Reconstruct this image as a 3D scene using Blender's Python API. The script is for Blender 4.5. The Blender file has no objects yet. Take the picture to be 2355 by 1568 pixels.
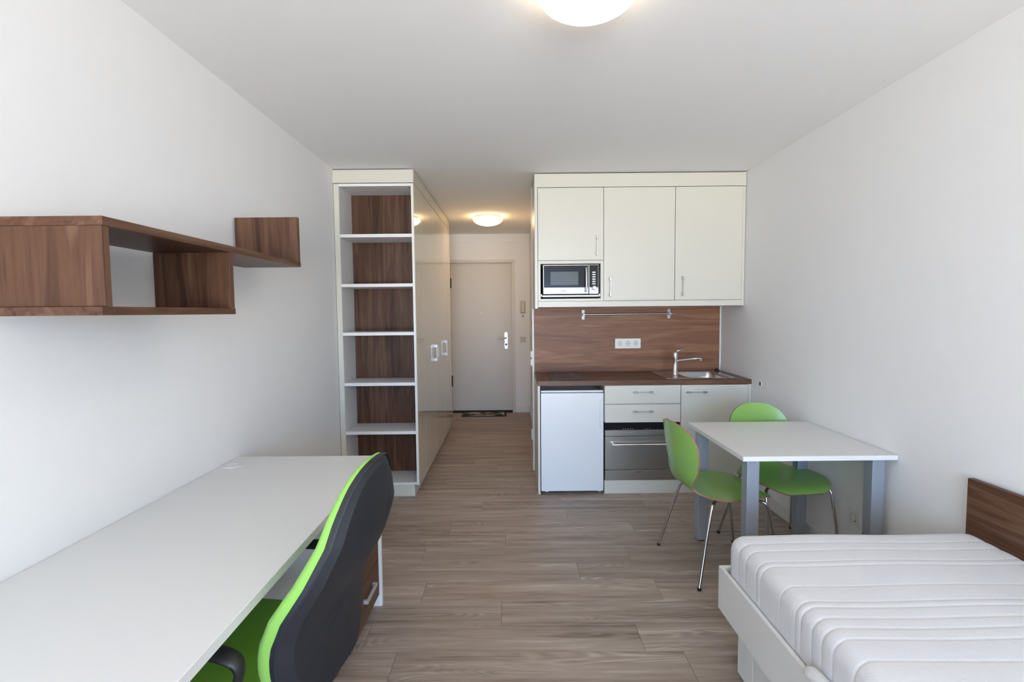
import bpy, bmesh, math, random
from mathutils import Vector, Matrix
random.seed(7)
S = bpy.context.scene
COL = S.collection
PI = math.pi

# ---------------------------------------------------------------- camera
CAM_H = 1.4562
cam_d = bpy.data.cameras.new('camera'); cam = bpy.data.objects.new('camera', cam_d); COL.objects.link(cam)
cam_d.sensor_width = 36; cam_d.sensor_fit = 'HORIZONTAL'; cam_d.lens = 1138.8 / 2355 * 36
cam_d.clip_start = 0.02
R_ = Vector((0.99995519, -0.0012533, -0.00938356)); U_ = Vector((0.00944106, 0.05885675, 0.99822179)); F_ = Vector((0.000698787, 0.998265652, -0.05886595))
cam.matrix_world = Matrix(((R_.x, U_.x, -F_.x, 0), (R_.y, U_.y, -F_.y, 0), (R_.z, U_.z, -F_.z, CAM_H), (0, 0, 0, 1)))
S.camera = cam

# ---------------------------------------------------------------- room numbers (metres)
XL, XR, CEIL = -1.3585, 1.887, 2.559
YB = -4.20          # window wall behind the camera
YD = 7.10           # entrance-door wall
YK = 3.869          # kitchen front
YW = 4.474          # wall behind the kitchen
XH = 0.264          # hall right wall
WIN = (-1.10, 1.65, 0.05, 2.45)

# ---------------------------------------------------------------- world, daylight, exposure
w = bpy.data.worlds.new('sky'); S.world = w; w.use_nodes = True
bg = w.node_tree.nodes['Background']
wt = w.node_tree; wc = wt.nodes.new('ShaderNodeTexCoord'); ws = wt.nodes.new('ShaderNodeSeparateXYZ'); wr = wt.nodes.new('ShaderNodeValToRGB')
wr.color_ramp.elements[0].position = 0.49; wr.color_ramp.elements[0].color = (1.35, 1.33, 1.25, 1)     # sunlit ground
wr.color_ramp.elements[1].position = 0.51; wr.color_ramp.elements[1].color = (0.36, 0.62, 1.0, 1)      # open sky
wm = wt.nodes.new('ShaderNodeMapRange'); wm.inputs[1].default_value = -1; wm.inputs[2].default_value = 1
wt.links.new(wc.outputs['Generated'], ws.inputs[0]); wt.links.new(ws.outputs[2], wm.inputs[0]); wt.links.new(wm.outputs[0], wr.inputs[0]); wt.links.new(wr.outputs[0], bg.inputs[0])
bg.inputs[1].default_value = 15
sl = bpy.data.lights.new('sun', 'SUN'); sl.energy = 25; sl.angle = math.radians(0.6); sl.color = (1, .95, .88)
so_ = bpy.data.objects.new('sun', sl); COL.objects.link(so_); so_.rotation_euler = Vector((0, .6, -1)).to_track_quat('-Z', 'Y').to_euler()
pl = bpy.data.lights.new('window_portal', 'AREA'); pl.shape = 'RECTANGLE'
pl.size = WIN[1] - WIN[0]; pl.size_y = WIN[3] - WIN[2]; pl.cycles.is_portal = True
po = bpy.data.objects.new('window_portal', pl); COL.objects.link(po)
po.location = ((WIN[0] + WIN[1]) / 2, YB - 0.02, (WIN[2] + WIN[3]) / 2); po.rotation_euler = (PI / 2, 0, 0)
S.view_settings.view_transform = 'Standard'; S.view_settings.look = 'None'
S.view_settings.gamma = 1; S.view_settings.use_curve_mapping = False
S.view_settings.exposure = 0.02
LAMP_MAIN, LAMP_HALL = 9.0, 18.0

# ---------------------------------------------------------------- materials
def lin(r, g, b):
    f = lambda c: (c / 255 / 12.92) if c / 255 <= 0.04045 else ((c / 255 + 0.055) / 1.055) ** 2.4
    return (f(r), f(g), f(b), 1)
def mat(name, col, rough=0.5, metal=0.0, coat=0.0, bump=None, spec=None, sheen=0.0):
    m = bpy.data.materials.new(name); m.use_nodes = True; nt = m.node_tree; b = nt.nodes['Principled BSDF']
    b.inputs['Base Color'].default_value = col if len(col) == 4 else (*col, 1)
    b.inputs['Roughness'].default_value = rough; b.inputs['Metallic'].default_value = metal
    b.inputs['Coat Weight'].default_value = coat; b.inputs['Coat Roughness'].default_value = 0.04
    if spec is not None: b.inputs['Specular IOR Level'].default_value = spec
    if sheen: b.inputs['Sheen Weight'].default_value = sheen
    tc = nt.nodes.new('ShaderNodeTexCoord')
    if bump:
        n = nt.nodes.new('ShaderNodeTexNoise'); n.inputs['Scale'].default_value = bump[0]; n.inputs['Detail'].default_value = 4
        nt.links.new(tc.outputs['Object'], n.inputs['Vector'])
        bp = nt.nodes.new('ShaderNodeBump'); bp.inputs['Strength'].default_value = bump[1]; bp.inputs['Distance'].default_value = bump[2]
        nt.links.new(n.outputs['Fac'], bp.inputs['Height']); nt.links.new(bp.outputs['Normal'], b.inputs['Normal'])
    else:   # faint tonal variation keeps every surface procedural
        n = nt.nodes.new('ShaderNodeTexNoise'); n.inputs['Scale'].default_value = 2.5
        nt.links.new(tc.outputs['Object'], n.inputs['Vector'])
        mr = nt.nodes.new('ShaderNodeMapRange'); mr.inputs[3].default_value = max(0, rough - 0.015); mr.inputs[4].default_value = rough + 0.015
        nt.links.new(n.outputs['Fac'], mr.inputs[0]); nt.links.new(mr.outputs[0], b.inputs['Roughness'])
    return m
def ramp(nt, stops):
    r = nt.nodes.new('ShaderNodeValToRGB'); e = r.color_ramp.elements
    while len(e) > 1: e.remove(e[-1])
    e[0].position, e[0].color = stops[0][0], (*stops[0][1], 1)
    for p, c in stops[1:]:
        q = e.new(p); q.color = (*c, 1)
    return r
def walnut(name, axis, gain=1.0, rough=0.42, soft=1.0):
    m = bpy.data.materials.new(name); m.use_nodes = True; nt = m.node_tree; N = nt.nodes; L = nt.links; b = N['Principled BSDF']
    b.inputs['Roughness'].default_value = rough; b.inputs['Specular IOR Level'].default_value = .28
    tc = N.new('ShaderNodeTexCoord'); oi = N.new('ShaderNodeObjectInfo')
    mp = N.new('ShaderNodeMapping'); sc = [12.0, 12.0, 12.0]; sc['xyz'.index(axis)] = 0.8
    mp.inputs['Scale'].default_value = sc
    ad = N.new('ShaderNodeVectorMath'); ad.operation = 'ADD'
    mu = N.new('ShaderNodeMath'); mu.operation = 'MULTIPLY'; mu.inputs[1].default_value = 13.0
    L.new(oi.outputs['Random'], mu.inputs[0]); L.new(tc.outputs['Object'], mp.inputs[0]); L.new(mp.outputs[0], ad.inputs[0]); L.new(mu.outputs[0], ad.inputs[1])
    n1 = N.new('ShaderNodeTexNoise'); n1.inputs['Scale'].default_value = 1.3; n1.inputs['Detail'].default_value = 3; n1.inputs['Distortion'].default_value = 0.9
    n2 = N.new('ShaderNodeTexNoise'); n2.inputs['Scale'].default_value = 6.5; n2.inputs['Detail'].default_value = 6; n2.inputs['Roughness'].default_value = 0.65
    L.new(ad.outputs[0], n1.inputs['Vector']); L.new(ad.outputs[0], n2.inputs['Vector'])
    wv = N.new('ShaderNodeMath'); wv.operation = 'MULTIPLY'; wv.inputs[1].default_value = 34
    L.new(n1.outputs['Fac'], wv.inputs[0])
    sn = N.new('ShaderNodeMath'); sn.operation = 'SINE'; L.new(wv.outputs[0], sn.inputs[0])
    a1 = N.new('ShaderNodeMath'); a1.operation = 'MULTIPLY_ADD'; a1.inputs[1].default_value = 0.07; L.new(sn.outputs[0], a1.inputs[0]); L.new(n1.outputs['Fac'], a1.inputs[2])
    a2 = N.new('ShaderNodeMath'); a2.operation = 'MULTIPLY_ADD'; a2.inputs[1].default_value = 0.42; L.new(n2.outputs['Fac'], a2.inputs[0]); L.new(a1.outputs[0], a2.inputs[2])
    g = gain
    q = lambda p: max(0, min(1, .67 + (p - .67) * soft))
    r = ramp(nt, [(q(0.40), (.060*g, .025*g, .0135*g)), (q(0.62), (.115*g, .052*g, .029*g)), (q(0.78), (.165*g, .081*g, .047*g)), (q(0.98), (.225*g, .120*g, .072*g))])
    L.new(a2.outputs[0], r.inputs[0]); L.new(r.outputs[0], b.inputs['Base Color'])
    bp = N.new('ShaderNodeBump'); bp.inputs['Strength'].default_value = 0.06; bp.inputs['Distance'].default_value = 0.001
    L.new(n2.outputs['Fac'], bp.inputs['Height']); L.new(bp.outputs[0], b.inputs['Normal'])
    return m
def floorwood():
    m = bpy.data.materials.new('grey_brown_plank'); m.use_nodes = True; nt = m.node_tree; N = nt.nodes; L = nt.links; b = N['Principled BSDF']
    b.inputs['Roughness'].default_value = 0.45
    tc = N.new('ShaderNodeTexCoord'); oi = N.new('ShaderNodeObjectInfo')
    off = N.new('ShaderNodeMath'); off.operation = 'MULTIPLY'; off.inputs[1].default_value = 37.0; L.new(oi.outputs['Random'], off.inputs[0])
    ad = N.new('ShaderNodeVectorMath'); ad.operation = 'ADD'; L.new(tc.outputs['Object'], ad.inputs[0]); L.new(off.outputs[0], ad.inputs[1])
    def noise(sx, sy, scale, det=4, rough=.55, dist=0.0):
        mp = N.new('ShaderNodeMapping'); mp.inputs['Scale'].default_value = (sx, sy, 1); L.new(ad.outputs[0], mp.inputs[0])
        n = N.new('ShaderNodeTexNoise'); n.inputs['Scale'].default_value = scale; n.inputs['Detail'].default_value = det; n.inputs['Roughness'].default_value = rough; n.inputs['Distortion'].default_value = dist
        L.new(mp.outputs[0], n.inputs['Vector']); return n
    nb = noise(1.2, 20, 1.0, 6, .62, .25)        # broad streaks
    nf = noise(5, 130, 1.0, 4, .6)              # fine fibre
    nc = noise(1.3, 7.5, 1.0, 1.2, .4, .25)       # cathedral field
    mul = N.new('ShaderNodeMath'); mul.operation = 'MULTIPLY'; mul.inputs[1].default_value = 150; L.new(nc.outputs['Fac'], mul.inputs[0])
    sn = N.new('ShaderNodeMath'); sn.operation = 'SINE'; L.new(mul.outputs[0], sn.inputs[0])
    nm = noise(1.1, 8, 1.0, 1)
    mk = N.new('ShaderNodeMapRange'); mk.inputs[1].default_value = .55; mk.inputs[2].default_value = .63; L.new(nm.outputs['Fac'], mk.inputs[0])
    ring = N.new('ShaderNodeMath'); ring.operation = 'MULTIPLY'; L.new(sn.outputs[0], ring.inputs[0]); L.new(mk.outputs[0], ring.inputs[1])
    s1 = N.new('ShaderNodeMath'); s1.operation = 'MULTIPLY_ADD'; s1.inputs[1].default_value = .30; L.new(nf.outputs['Fac'], s1.inputs[0])
    L.new(nb.outputs['Fac'], s1.inputs[2])
    s2 = N.new('ShaderNodeMath'); s2.operation = 'MULTIPLY_ADD'; s2.inputs[1].default_value = .085; L.new(ring.outputs[0], s2.inputs[0]); L.new(s1.outputs[0], s2.inputs[2])
    r = ramp(nt, [(0.42, (.155, .115, .092)), (0.58, (.305, .237, .194)), (0.74, (.39, .316, .266)), (0.90, (.56, .49, .43))])
    L.new(s2.outputs[0], r.inputs[0])
    # per plank tone
    hv = N.new('ShaderNodeHueSaturation'); mr = N.new('ShaderNodeMapRange'); mr.inputs[3].default_value = .90; mr.inputs[4].default_value = 1.10
    L.new(oi.outputs['Random'], mr.inputs[0]); L.new(mr.outputs[0], hv.inputs['Value']); L.new(r.outputs[0], hv.inputs['Color'])
    L.new(hv.outputs[0], b.inputs['Base Color'])
    bp = N.new('ShaderNodeBump'); bp.inputs['Strength'].default_value = 0.12; bp.inputs['Distance'].default_value = 0.001
    L.new(s2.outputs[0], bp.inputs['Height']); L.new(bp.outputs[0], b.inputs['Normal'])
    return m
def emit(name, col, s):
    m = bpy.data.materials.new(name); m.use_nodes = True; b = m.node_tree.nodes['Principled BSDF']
    b.inputs['Base Color'].default_value = (.9, .9, .88, 1); b.inputs['Emission Color'].default_value = (*col, 1); b.inputs['Emission Strength'].default_value = s
    b.inputs['Roughness'].default_value = .3
    return m
def steel(name, axis='x'):
    m = mat(name, (.47, .45, .41), .30, 1.0); nt = m.node_tree; b = nt.nodes['Principled BSDF']
    tc = nt.nodes.new('ShaderNodeTexCoord'); mp = nt.nodes.new('ShaderNodeMapping'); s = [900, 900, 900]; s['xyz'.index(axis)] = 4
    mp.inputs['Scale'].default_value = s
    n = nt.nodes.new('ShaderNodeTexNoise'); n.inputs['Scale'].default_value = 1
    bp = nt.nodes.new('ShaderNodeBump'); bp.inputs['Strength'].default_value = .06; bp.inputs['Distance'].default_value = .0004
    nt.links.new(tc.outputs['Object'], mp.inputs[0]); nt.links.new(mp.outputs[0], n.inputs['Vector']); nt.links.new(n.outputs['Fac'], bp.inputs['Height']); nt.links.new(bp.outputs[0], b.inputs['Normal'])
    return m
WALL = mat('white_paint', (.87, .87, .875), .9, bump=(180, .12, .002))
CEILM = mat('ceiling_paint', (.93, .925, .92), .95, bump=(150, .1, .002))
TRIM = mat('white_trim', (.80, .80, .78), .35)
CREAM = mat('cream_lacquer', (.655, .64, .575), .32)
CREAMG = mat('cream_high_gloss', (.70, .66, .54), .045, coat=.6)
WHITE = mat('white_laminate', (.78, .78, .775), .38)
SHELFW = mat('white_shelf_laminate', (.80, .80, .80), .4)
DESKM = mat('desk_laminate', (.76, .76, .75), .42)
FRIDGE = mat('white_enamel', (.78, .80, .83), .22, coat=.3)
WALX, WALY, WALZ = walnut('walnut_grain_x', 'x', 1.8, soft=1.9), walnut('walnut_grain_y', 'y', .76, soft=1.1), walnut('walnut_grain_z', 'z', .74, soft=1.1)
WORKT = walnut('walnut_worktop', 'x', .95, .32)
BACKP = walnut('walnut_back_panel', 'z', .64)
PLANK = floorwood()
JOINT = mat('dark_joint', (.05, .04, .034), .8)
CHROME = mat('chrome', (.80, .80, .82), .09, 1.0)
NICKEL = mat('satin_nickel', (.50, .49, .48), .36, .9)
CHRLEG = mat('chair_leg_metal', (.55, .54, .53), .2, 1.0)
STEEL = steel('brushed_steel'); SINKS = mat('sink_steel', (.60, .60, .61), .22, 1.0)
BLACK = mat('black_plastic', (.012, .012, .013), .45)
BLKGL = mat('black_glass', (.016, .016, .018), .14, spec=.12)
HOBGL = mat('hob_glass', (.022, .018, .019), .2, spec=.25)
MWWIN = mat('microwave_window', (.12, .13, .135), .16, spec=.15)
DARKGAP = mat('dark_gap', (.006, .006, .007), .8)
SILV = mat('silver_plastic', (.46, .46, .47), .38, .35)
LEGM = mat('silver_grey_lacquer', (.33, .36, .42), .38, .25)
GREENP = mat('green_plywood_lacquer', (.235, .44, .10), .38, coat=.25)
EDGEW = mat('plywood_edge', (.30, .15, .085), .6)
GREENF = mat('green_upholstery', (.17, .42, .015), .85, bump=(900, .25, .001), sheen=.1)
GREENC = mat('green_back_cushion', (.235, .48, .085), .8, bump=(900, .25, .001), sheen=.1)
BLKSH = mat('black_textured_shell', (.011, .013, .018), .55, bump=(1400, .3, .0008))
PLASTW = mat('white_plastic', (.80, .80, .79), .3)
PLASTG = mat('aged_white_plastic', (.62, .55, .40), .4)
SILVW = mat('socket_white', (.66, .66, .65), .35)
SWITCH = mat('switch_plastic', (.62, .57, .50), .4)
BED = mat('bed_white_laminate', (.76, .76, .74), .4)
FABRIC = mat('mattress_ticking', (.70, .70, .72), .92, bump=(260, .45, .002), sheen=.15)
DOORM = mat('door_paint', (.66, .615, .555), .4)
BRASSD = mat('dark_hinge_metal', (.10, .08, .065), .45, .8)
MATBLK = mat('mat_rubber_edge', (.018, .018, .02), .7)
GLOW_M = emit('lit_opal_glass_main', (1.0, .80, .55), LAMP_MAIN)
GLOW_H = emit('lit_opal_glass_hall', (1.0, .64, .31), LAMP_HALL)
LAMPR = mat('lamp_rim', (.60, .50, .46), .5)

# ---------------------------------------------------------------- mesh helpers
def box(bm, x0, x1, y0, y1, z0, z1, bev=0.0, seg=1):
    vs = [bm.verts.new(p) for p in ((x0,y0,z0),(x1,y0,z0),(x1,y1,z0),(x0,y1,z0),(x0,y0,z1),(x1,y0,z1),(x1,y1,z1),(x0,y1,z1))]
    fs = [bm.faces.new([vs[i] for i in q]) for q in ((0,3,2,1),(4,5,6,7),(0,1,5,4),(1,2,6,5),(2,3,7,6),(3,0,4,7))]
    if bev:
        es = list({e for f in fs for e in f.edges})
        bmesh.ops.bevel(bm, geom=es, offset=bev, segments=seg, affect='EDGES', profile=.5)
def B(*a, bev=0.0012, seg=1):
    bm = bmesh.new(); box(bm, *a, bev=bev, seg=seg); return bm
def boxes(lst, bev=0.0012):
    bm = bmesh.new()
    for a in lst: box(bm, *a, bev=bev)
    return bm
def tube(bm, pts, r, n=12, cap=True, flat=1.0):
    """swept round tube; r number or list"""
    pts = [Vector(p) for p in pts]; rings = []; prev = None
    for i, p in enumerate(pts):
        d = (pts[min(i+1, len(pts)-1)] - pts[max(i-1, 0)]).normalized()
        if prev is None:
            a = Vector((0, 0, 1)) if abs(d.z) < .9 else Vector((1, 0, 0)); u = d.cross(a).normalized()
        else:
            u = (prev - d * prev.dot(d)).normalized()
        prev = u; v = d.cross(u); rr = r[min(i, len(r)-1)] if isinstance(r, (list, tuple)) else r
        rings.append([bm.verts.new(p + (u * math.cos(2*PI*k/n) + v * math.sin(2*PI*k/n) * flat) * rr) for k in range(n)])
    for a, b in zip(rings, rings[1:]):
        for k in range(n): bm.faces.new((a[k], a[(k+1) % n], b[(k+1) % n], b[k]))
    if cap: bm.faces.new(rings[0][::-1]); bm.faces.new(rings[-1])
def smoothpath(pts, it=2):
    pts = [Vector(p) for p in pts]
    for _ in range(it):
        q = [pts[0]]
        for a, b in zip(pts, pts[1:]): q += [a * .75 + b * .25, a * .25 + b * .75]
        q.append(pts[-1]); pts = q
    return pts
def lathe(bm, prof, cx, cy, n=40, axis='z'):
    """prof: (r, h) list"""
    rings = []
    for r, h in prof:
        if r < 1e-6: rings.append([bm.verts.new(P3(axis, cx, cy, 0, 0, h))])
        else: rings.append([bm.verts.new(P3(axis, cx, cy, r*math.cos(2*PI*k/n), r*math.sin(2*PI*k/n), h)) for k in range(n)])
    for a, b in zip(rings, rings[1:]):
        for k in range(n):
            q = [a[k % len(a)], a[(k+1) % len(a)], b[(k+1) % len(b)], b[k % len(b)]]
            q = list(dict.fromkeys(q))
            if len(q) > 2: bm.faces.new(q)
def P3(axis, c1, c2, u, v, h):
    if axis == 'z': return (c1+u, c2+v, h)
    if axis == 'y': return (c1+u, h, c2+v)
    return (h, c1+u, c2+v)
def slab(bm, outline, z0, z1, axis='z'):
    n = len(outline); P = lambda u, v, h: {'z': (u, v, h), 'y': (u, h, v), 'x': (h, u, v)}[axis]
    a = [bm.verts.new(P(u, v, z0)) for u, v in outline]; b = [bm.verts.new(P(u, v, z1)) for u, v in outline]
    for k in range(n): bm.faces.new((a[k], a[(k+1) % n], b[(k+1) % n], b[k]))
    bm.faces.new(a[::-1]); bm.faces.new(b)
def rrect(x0, x1, y0, y1, r, n=6):
    out = []
    for cx, cy, a in ((x1-r, y1-r, 0), (x0+r, y1-r, 90), (x0+r, y0+r, 180), (x1-r, y0+r, 270)):
        for i in range(n+1):
            t = math.radians(a + 90*i/n); out.append((cx + r*math.cos(t), cy + r*math.sin(t)))
    return out
def O(name, bm, m, parent=None, smooth=False, label=None, kind=None, local=False):
    """link bm as one mesh object; coordinates are world ones unless local"""
    bmesh.ops.recalc_face_normals(bm, faces=bm.faces)
    me = bpy.data.meshes.new(name)
    if parent is not None and not local:
        o_ = parent; off = Vector((0, 0, 0))
        while o_ is not None: off += o_.location; o_ = o_.parent
        bmesh.ops.translate(bm, verts=bm.verts, vec=-off)
    bm.to_mesh(me); bm.free()
    for mm in (m if isinstance(m, (list, tuple)) else [m]): me.materials.append(mm)
    if smooth:
        for p in me.polygons: p.use_smooth = True
        if smooth != 'all': 
            try: me.set_sharp_from_angle(angle=math.radians(smooth if isinstance(smooth, float) else 40))
            except Exception: pass
    ob = bpy.data.objects.new(name, me); COL.objects.link(ob); ob.parent = parent
    if label: ob['label'] = label
    if kind: ob['kind'] = kind
    return ob
def thing(name, label, cat, loc=(0, 0, 0), rz=0, group=None):
    o = bpy.data.objects.new(name, None); COL.objects.link(o); o.empty_display_size = .05
    o.location = loc; o.rotation_euler = (0, 0, rz); o['label'] = label; o['category'] = cat
    if group: o['group'] = group
    return o
def tag(o, label, cat, group=None):
    o['label'] = label; o['category'] = cat
    if group: o['group'] = group
    return o
def struct(name, bm, m, label=None, **k):
    o = O(name, bm, m, None, **k); o['kind'] = 'structure'
    if label: o['label'] = label
    return o
def text(name, s, size, loc, m, parent, depth=.0006, rot=(PI/2, 0, 0)):
    c = bpy.data.curves.new(name, 'FONT'); c.body = s; c.size = size; c.extrude = depth; c.align_x = 'CENTER'; c.align_y = 'CENTER'
    t = bpy.data.objects.new(name + '_tmp', c); COL.objects.link(t)
    dg = bpy.context.evaluated_depsgraph_get(); me = bpy.data.meshes.new_from_object(t.evaluated_get(dg))
    bpy.data.objects.remove(t)
    M = Matrix.Translation(Vector(loc)) @ Matrix.Rotation(rot[2], 4, 'Z') @ Matrix.Rotation(rot[0], 4, 'X'); me.transform(M)
    off = Vector((0, 0, 0)); o_ = parent
    while o_ is not None: off += o_.location; o_ = o_.parent
    me.transform(Matrix.Translation(-off)); me.materials.clear(); me.materials.append(m); me.name = name
    o = bpy.data.objects.new(name, me); COL.objects.link(o); o.parent = parent
    return o

# ---------------------------------------------------------------- room shell
fl = struct('floor', B(XL-.12, XR+.12, YB-.12, YD+.3, -.10, -.006, bev=0), JOINT, 'grey-brown wood plank floor')
PW = .1885; GAP = .0011
known = {2.04+PW*9: [-.235], 2.04+PW*7: [.383], 2.04+PW*6: [.803], 2.04+PW*5: [-.05], 2.04+PW*4: [-.54, .684], 2.04+PW*3: [.364], 2.04+PW*2: [-.47, .755], 2.04+PW*1: [-.061], 2.04: [.562], 2.04-PW: [-.506, .727]}
known = {8: [-.235], 7: [.383], 6: [.803], 5: [-.05], 4: [.684], 3: [.364], 2: [-.47], 1: [-.061], 0: [.562], -1: [-.506]}
cache = {}
def plank(x0, x1, y0, y1):
    L_, W_ = round(x1-x0, 4), round(y1-y0, 4)
    if (L_, W_) not in cache:
        bm = bmesh.new(); box(bm, GAP/2, L_-GAP/2, GAP/2, W_-GAP/2, -.006, 0, bev=.0007)
        me = bpy.data.meshes.new('plank'); bmesh.ops.recalc_face_normals(bm, faces=bm.faces); bm.to_mesh(me); bm.free(); me.materials.append(PLANK); cache[(L_, W_)] = me
    o = bpy.data.objects.new('plank', cache[(L_, W_)]); COL.objects.link(o); o.parent = fl; o.location = (x0, y0, 0)
PL = 1.227
k = math.floor((YB - 2.04) / PW)
while 2.04 + k*PW < YD+.08:
    y0, y1 = 2.04 + k*PW, 2.04 + (k+1)*PW
    xa, xb = XL, XR
    if y0 > YW + .05: xb = XH
    y0c, y1c = max(y0, YB), min(y1, YD+.10)
    j = known[k][0] if k in known else random.uniform(-1, 1)
    while j > xa: j -= PL
    xs = [xa]
    while j + PL < xb - .02:
        j += PL
        if j > xa + .02: xs.append(j)
    xs.append(xb)
    for a, b in zip(xs, xs[1:]): plank(a, b, y0c, y1c)
    k += 1
struct('ceiling', B(XL-.12, XR+.12, YB-.12, YD+.12, CEIL, CEIL+.12, bev=0), CEILM, 'white plaster ceiling')
struct('wall_left', B(XL-.12, XL, YB, YD+.12, 0, CEIL, bev=0), WALL, 'plain white long left wall')
struct('wall_right', B(XR, XR+.12, YB, YW+.1, 0, CEIL, bev=0), WALL, 'plain white right wall')
struct('wall_kitchen', B(.2, XR, YW, YW+.10, 0, CEIL, bev=0), WALL, 'white wall behind the kitchenette')
struct('wall_hall', B(XH, XH+.12, YW+.10, YD+.12, 0, CEIL, bev=0), WALL, 'white right wall of the entrance hall')
DX0, DX1, DZ = -.90, .052, 2.197
struct('wall_entrance', boxes([(XL, DX0, YD, YD+.12, 0, CEIL), (DX1, XH, YD, YD+.12, 0, CEIL), (DX0, DX1, YD, YD+.12, DZ, CEIL), (XL, XH, YD-.012, YD, 2.443, CEIL)], bev=0), WALL, 'white wall around the entrance door')
struct('wall_back', boxes([(XL-.12, WIN[0], YB-.12, YB, 0, CEIL), (WIN[1], XR+.12, YB-.12, YB, 0, CEIL), (WIN[0], WIN[1], YB-.12, YB, 0, WIN[2]), (WIN[0], WIN[1], YB-.12, YB, WIN[3], CEIL)], bev=0), WALL, 'window wall behind the viewer')
wx = (WIN[0]+WIN[1])/2
fw = struct('window_1', boxes([(WIN[0], WIN[1], YB-.09, YB-.03, WIN[2], WIN[2]+.06), (WIN[0], WIN[1], YB-.09, YB-.03, WIN[3]-.06, WIN[3]), (WIN[0], WIN[0]+.06, YB-.09, YB-.03, WIN[2], WIN[3]), (WIN[1]-.06, WIN[1], YB-.09, YB-.03, WIN[2], WIN[3]), (wx-.04, wx+.04, YB-.09, YB-.03, WIN[2], WIN[3])], bev=.004), TRIM, 'white window frame')
struct('trim_1', B(.187, .2, YW+.002, YW+.10, 0, CEIL), TRIM, 'white full-height edge strip beside the kitchenette')
struct('baseboard_right', B(XR-.013, XR, YB, YK+.02, 0, .093, bev=.003), TRIM, 'white baseboard along the right wall')
struct('baseboard_left', B(XL, XL+.013, YB, 3.854, 0, .093, bev=.003), TRIM, 'white baseboard along the left wall')
struct('baseboard_entrance', B(DX1, XH-.013, YD-.013, YD, 0, .088, bev=.003), TRIM, 'white baseboard right of the entrance door')
struct('baseboard_hall', B(XH-.013, XH, YW+.10, YD, 0, .088, bev=.003), TRIM, 'white baseboard along the hall wall')

# entrance door (door_1)
d = struct('door_1', boxes([(DX0, DX0+.035, YD-.004, YD+.12, 0, DZ), (DX1-.045, DX1, YD-.004, YD+.12, 0, DZ), (DX0+.035, DX1-.045, YD-.004, YD+.12, DZ-.04, DZ)], bev=.002), DOORM, 'painted steel door frame')
LY = YD + .062
lf = O('door_leaf', B(DX0+.03, .008, LY, LY+.045, .022, DZ-.035, bev=.002), DOORM, d)
O('threshold', B(DX0+.03, DX1-.04, YD, YD+.12, 0, .012), MATBLK, d)
bm = bmesh.new(); lathe(bm, [(0, LY-.006), (.009, LY-.006), (.012, LY-.003), (.012, LY)], -.432, 1.437, 16, 'y'); O('peephole', bm, PLASTW, lf, smooth=True)
bm = bmesh.new(); slab(bm, rrect(-.103, -.057, .92, 1.165, .022), LY-.010, LY, 'y'); O('handle_plate', bm, NICKEL, lf)
bm = bmesh.new(); tube(bm, smoothpath([(-.08, LY-.008, 1.078), (-.08, LY-.05, 1.078), (-.10, LY-.056, 1.078), (-.205, LY-.056, 1.078)], 2), .0105, 10); O('door_lever', bm, NICKEL, lf, smooth=True)
bm = bmesh.new(); lathe(bm, [(0, LY-.016), (.014, LY-.016), (.016, LY-.012), (.016, LY-.009)], -.08, .985, 16, 'y'); O('lock_cylinder', bm, BRASSD, lf, smooth=True)
for z0, z1 in ((1.80, 1.94), (.39, .545)):
    bm = bmesh.new(); tube(bm, [(DX0+.040, YD-.012, z0), (DX0+.040, YD-.012, z1)], .011, 10); O('hinge', bm, BRASSD, d, smooth=True)
struct('door_light_block', B(DX0-.1, DX1+.1, YD+.125, YD+.20, -.1, DZ+.1, bev=0), DOORM, 'added light-blocking panel behind the entrance door')  # unseen backing, added to stop sky light leaking in under the door leaf
# bathroom door in the hall wall (only its lever and edge show)
d2 = struct('door_2', boxes([(XH-.012, XH, 5.12, 5.18, 0, 2.05), (XH-.012, XH, 5.92, 5.98, 0, 2.05), (XH-.012, XH, 5.18, 5.92, 2.05, 2.11)], bev=.002), DOORM, 'bathroom door frame in the hall wall')
l2 = O('door_leaf', B(XH-.006, XH, 5.18, 5.92, .01, 2.05), DOORM, d2)
bm = bmesh.new(); tube(bm, smoothpath([(XH-.006, 5.25, 1.03), (XH-.052, 5.25, 1.03), (XH-.058, 5.28, 1.03), (XH-.058, 5.38, 1.03)], 2), .009, 10); O('door_lever', bm, NICKEL, l2, smooth=True)

# ---------------------------------------------------------------- bookcase
YBk = 3.854; XB = -.7416
t = thing('bookcase', 'tall open bookcase with white shelves and walnut back beside the wardrobe', 'bookcase', (-1.05, YBk, 0))
O('cornice', boxes([(XL+.001, XB, YBk, YBk+.02, 2.4515, 2.549)]), CREAM, t)
O('side_panel', B(XL+.004, -1.317, YBk+.001, 4.17, .10, 2.446), CREAM, t)
O('side_panel', B(-.762, XB-.0045, YBk+.001, 4.17, .093, 2.446), SHELFW, t)
O('side_cladding', B(XB-.004, XB, YBk+.001, 4.17, .093, 2.446, bev=.0005), CREAMG, t)
O('top_panel', B(-1.316, -.7625, YBk+.001, 4.155, 2.426, 2.446), SHELFW, t)
O('inner_side', B(-1.3165, -1.3145, YBk+.004, 4.155, .112, 2.426, bev=0), SHELFW, t)
O('bottom_panel', B(-1.316, -.7625, YBk+.001, 4.155, .094, .112), SHELFW, t)
O('back_panel', B(-1.316, -.7625, 4.156, 4.168, .094, 2.446), BACKP, t)
O('plinth', boxes([(XL+.02, -.779, YBk+.008, YBk+.024, 0, .093), (-.795, -.779, YBk+.024, 4.17, 0, .093)]), CREAM, t)
for z in (2.052, 1.671, 1.294, .898, .512):
    s_ = O('shelf', B(-1.3140, -.7628, YBk+.003, 4.155, z-.0125, z+.0125), SHELFW, t)
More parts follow.
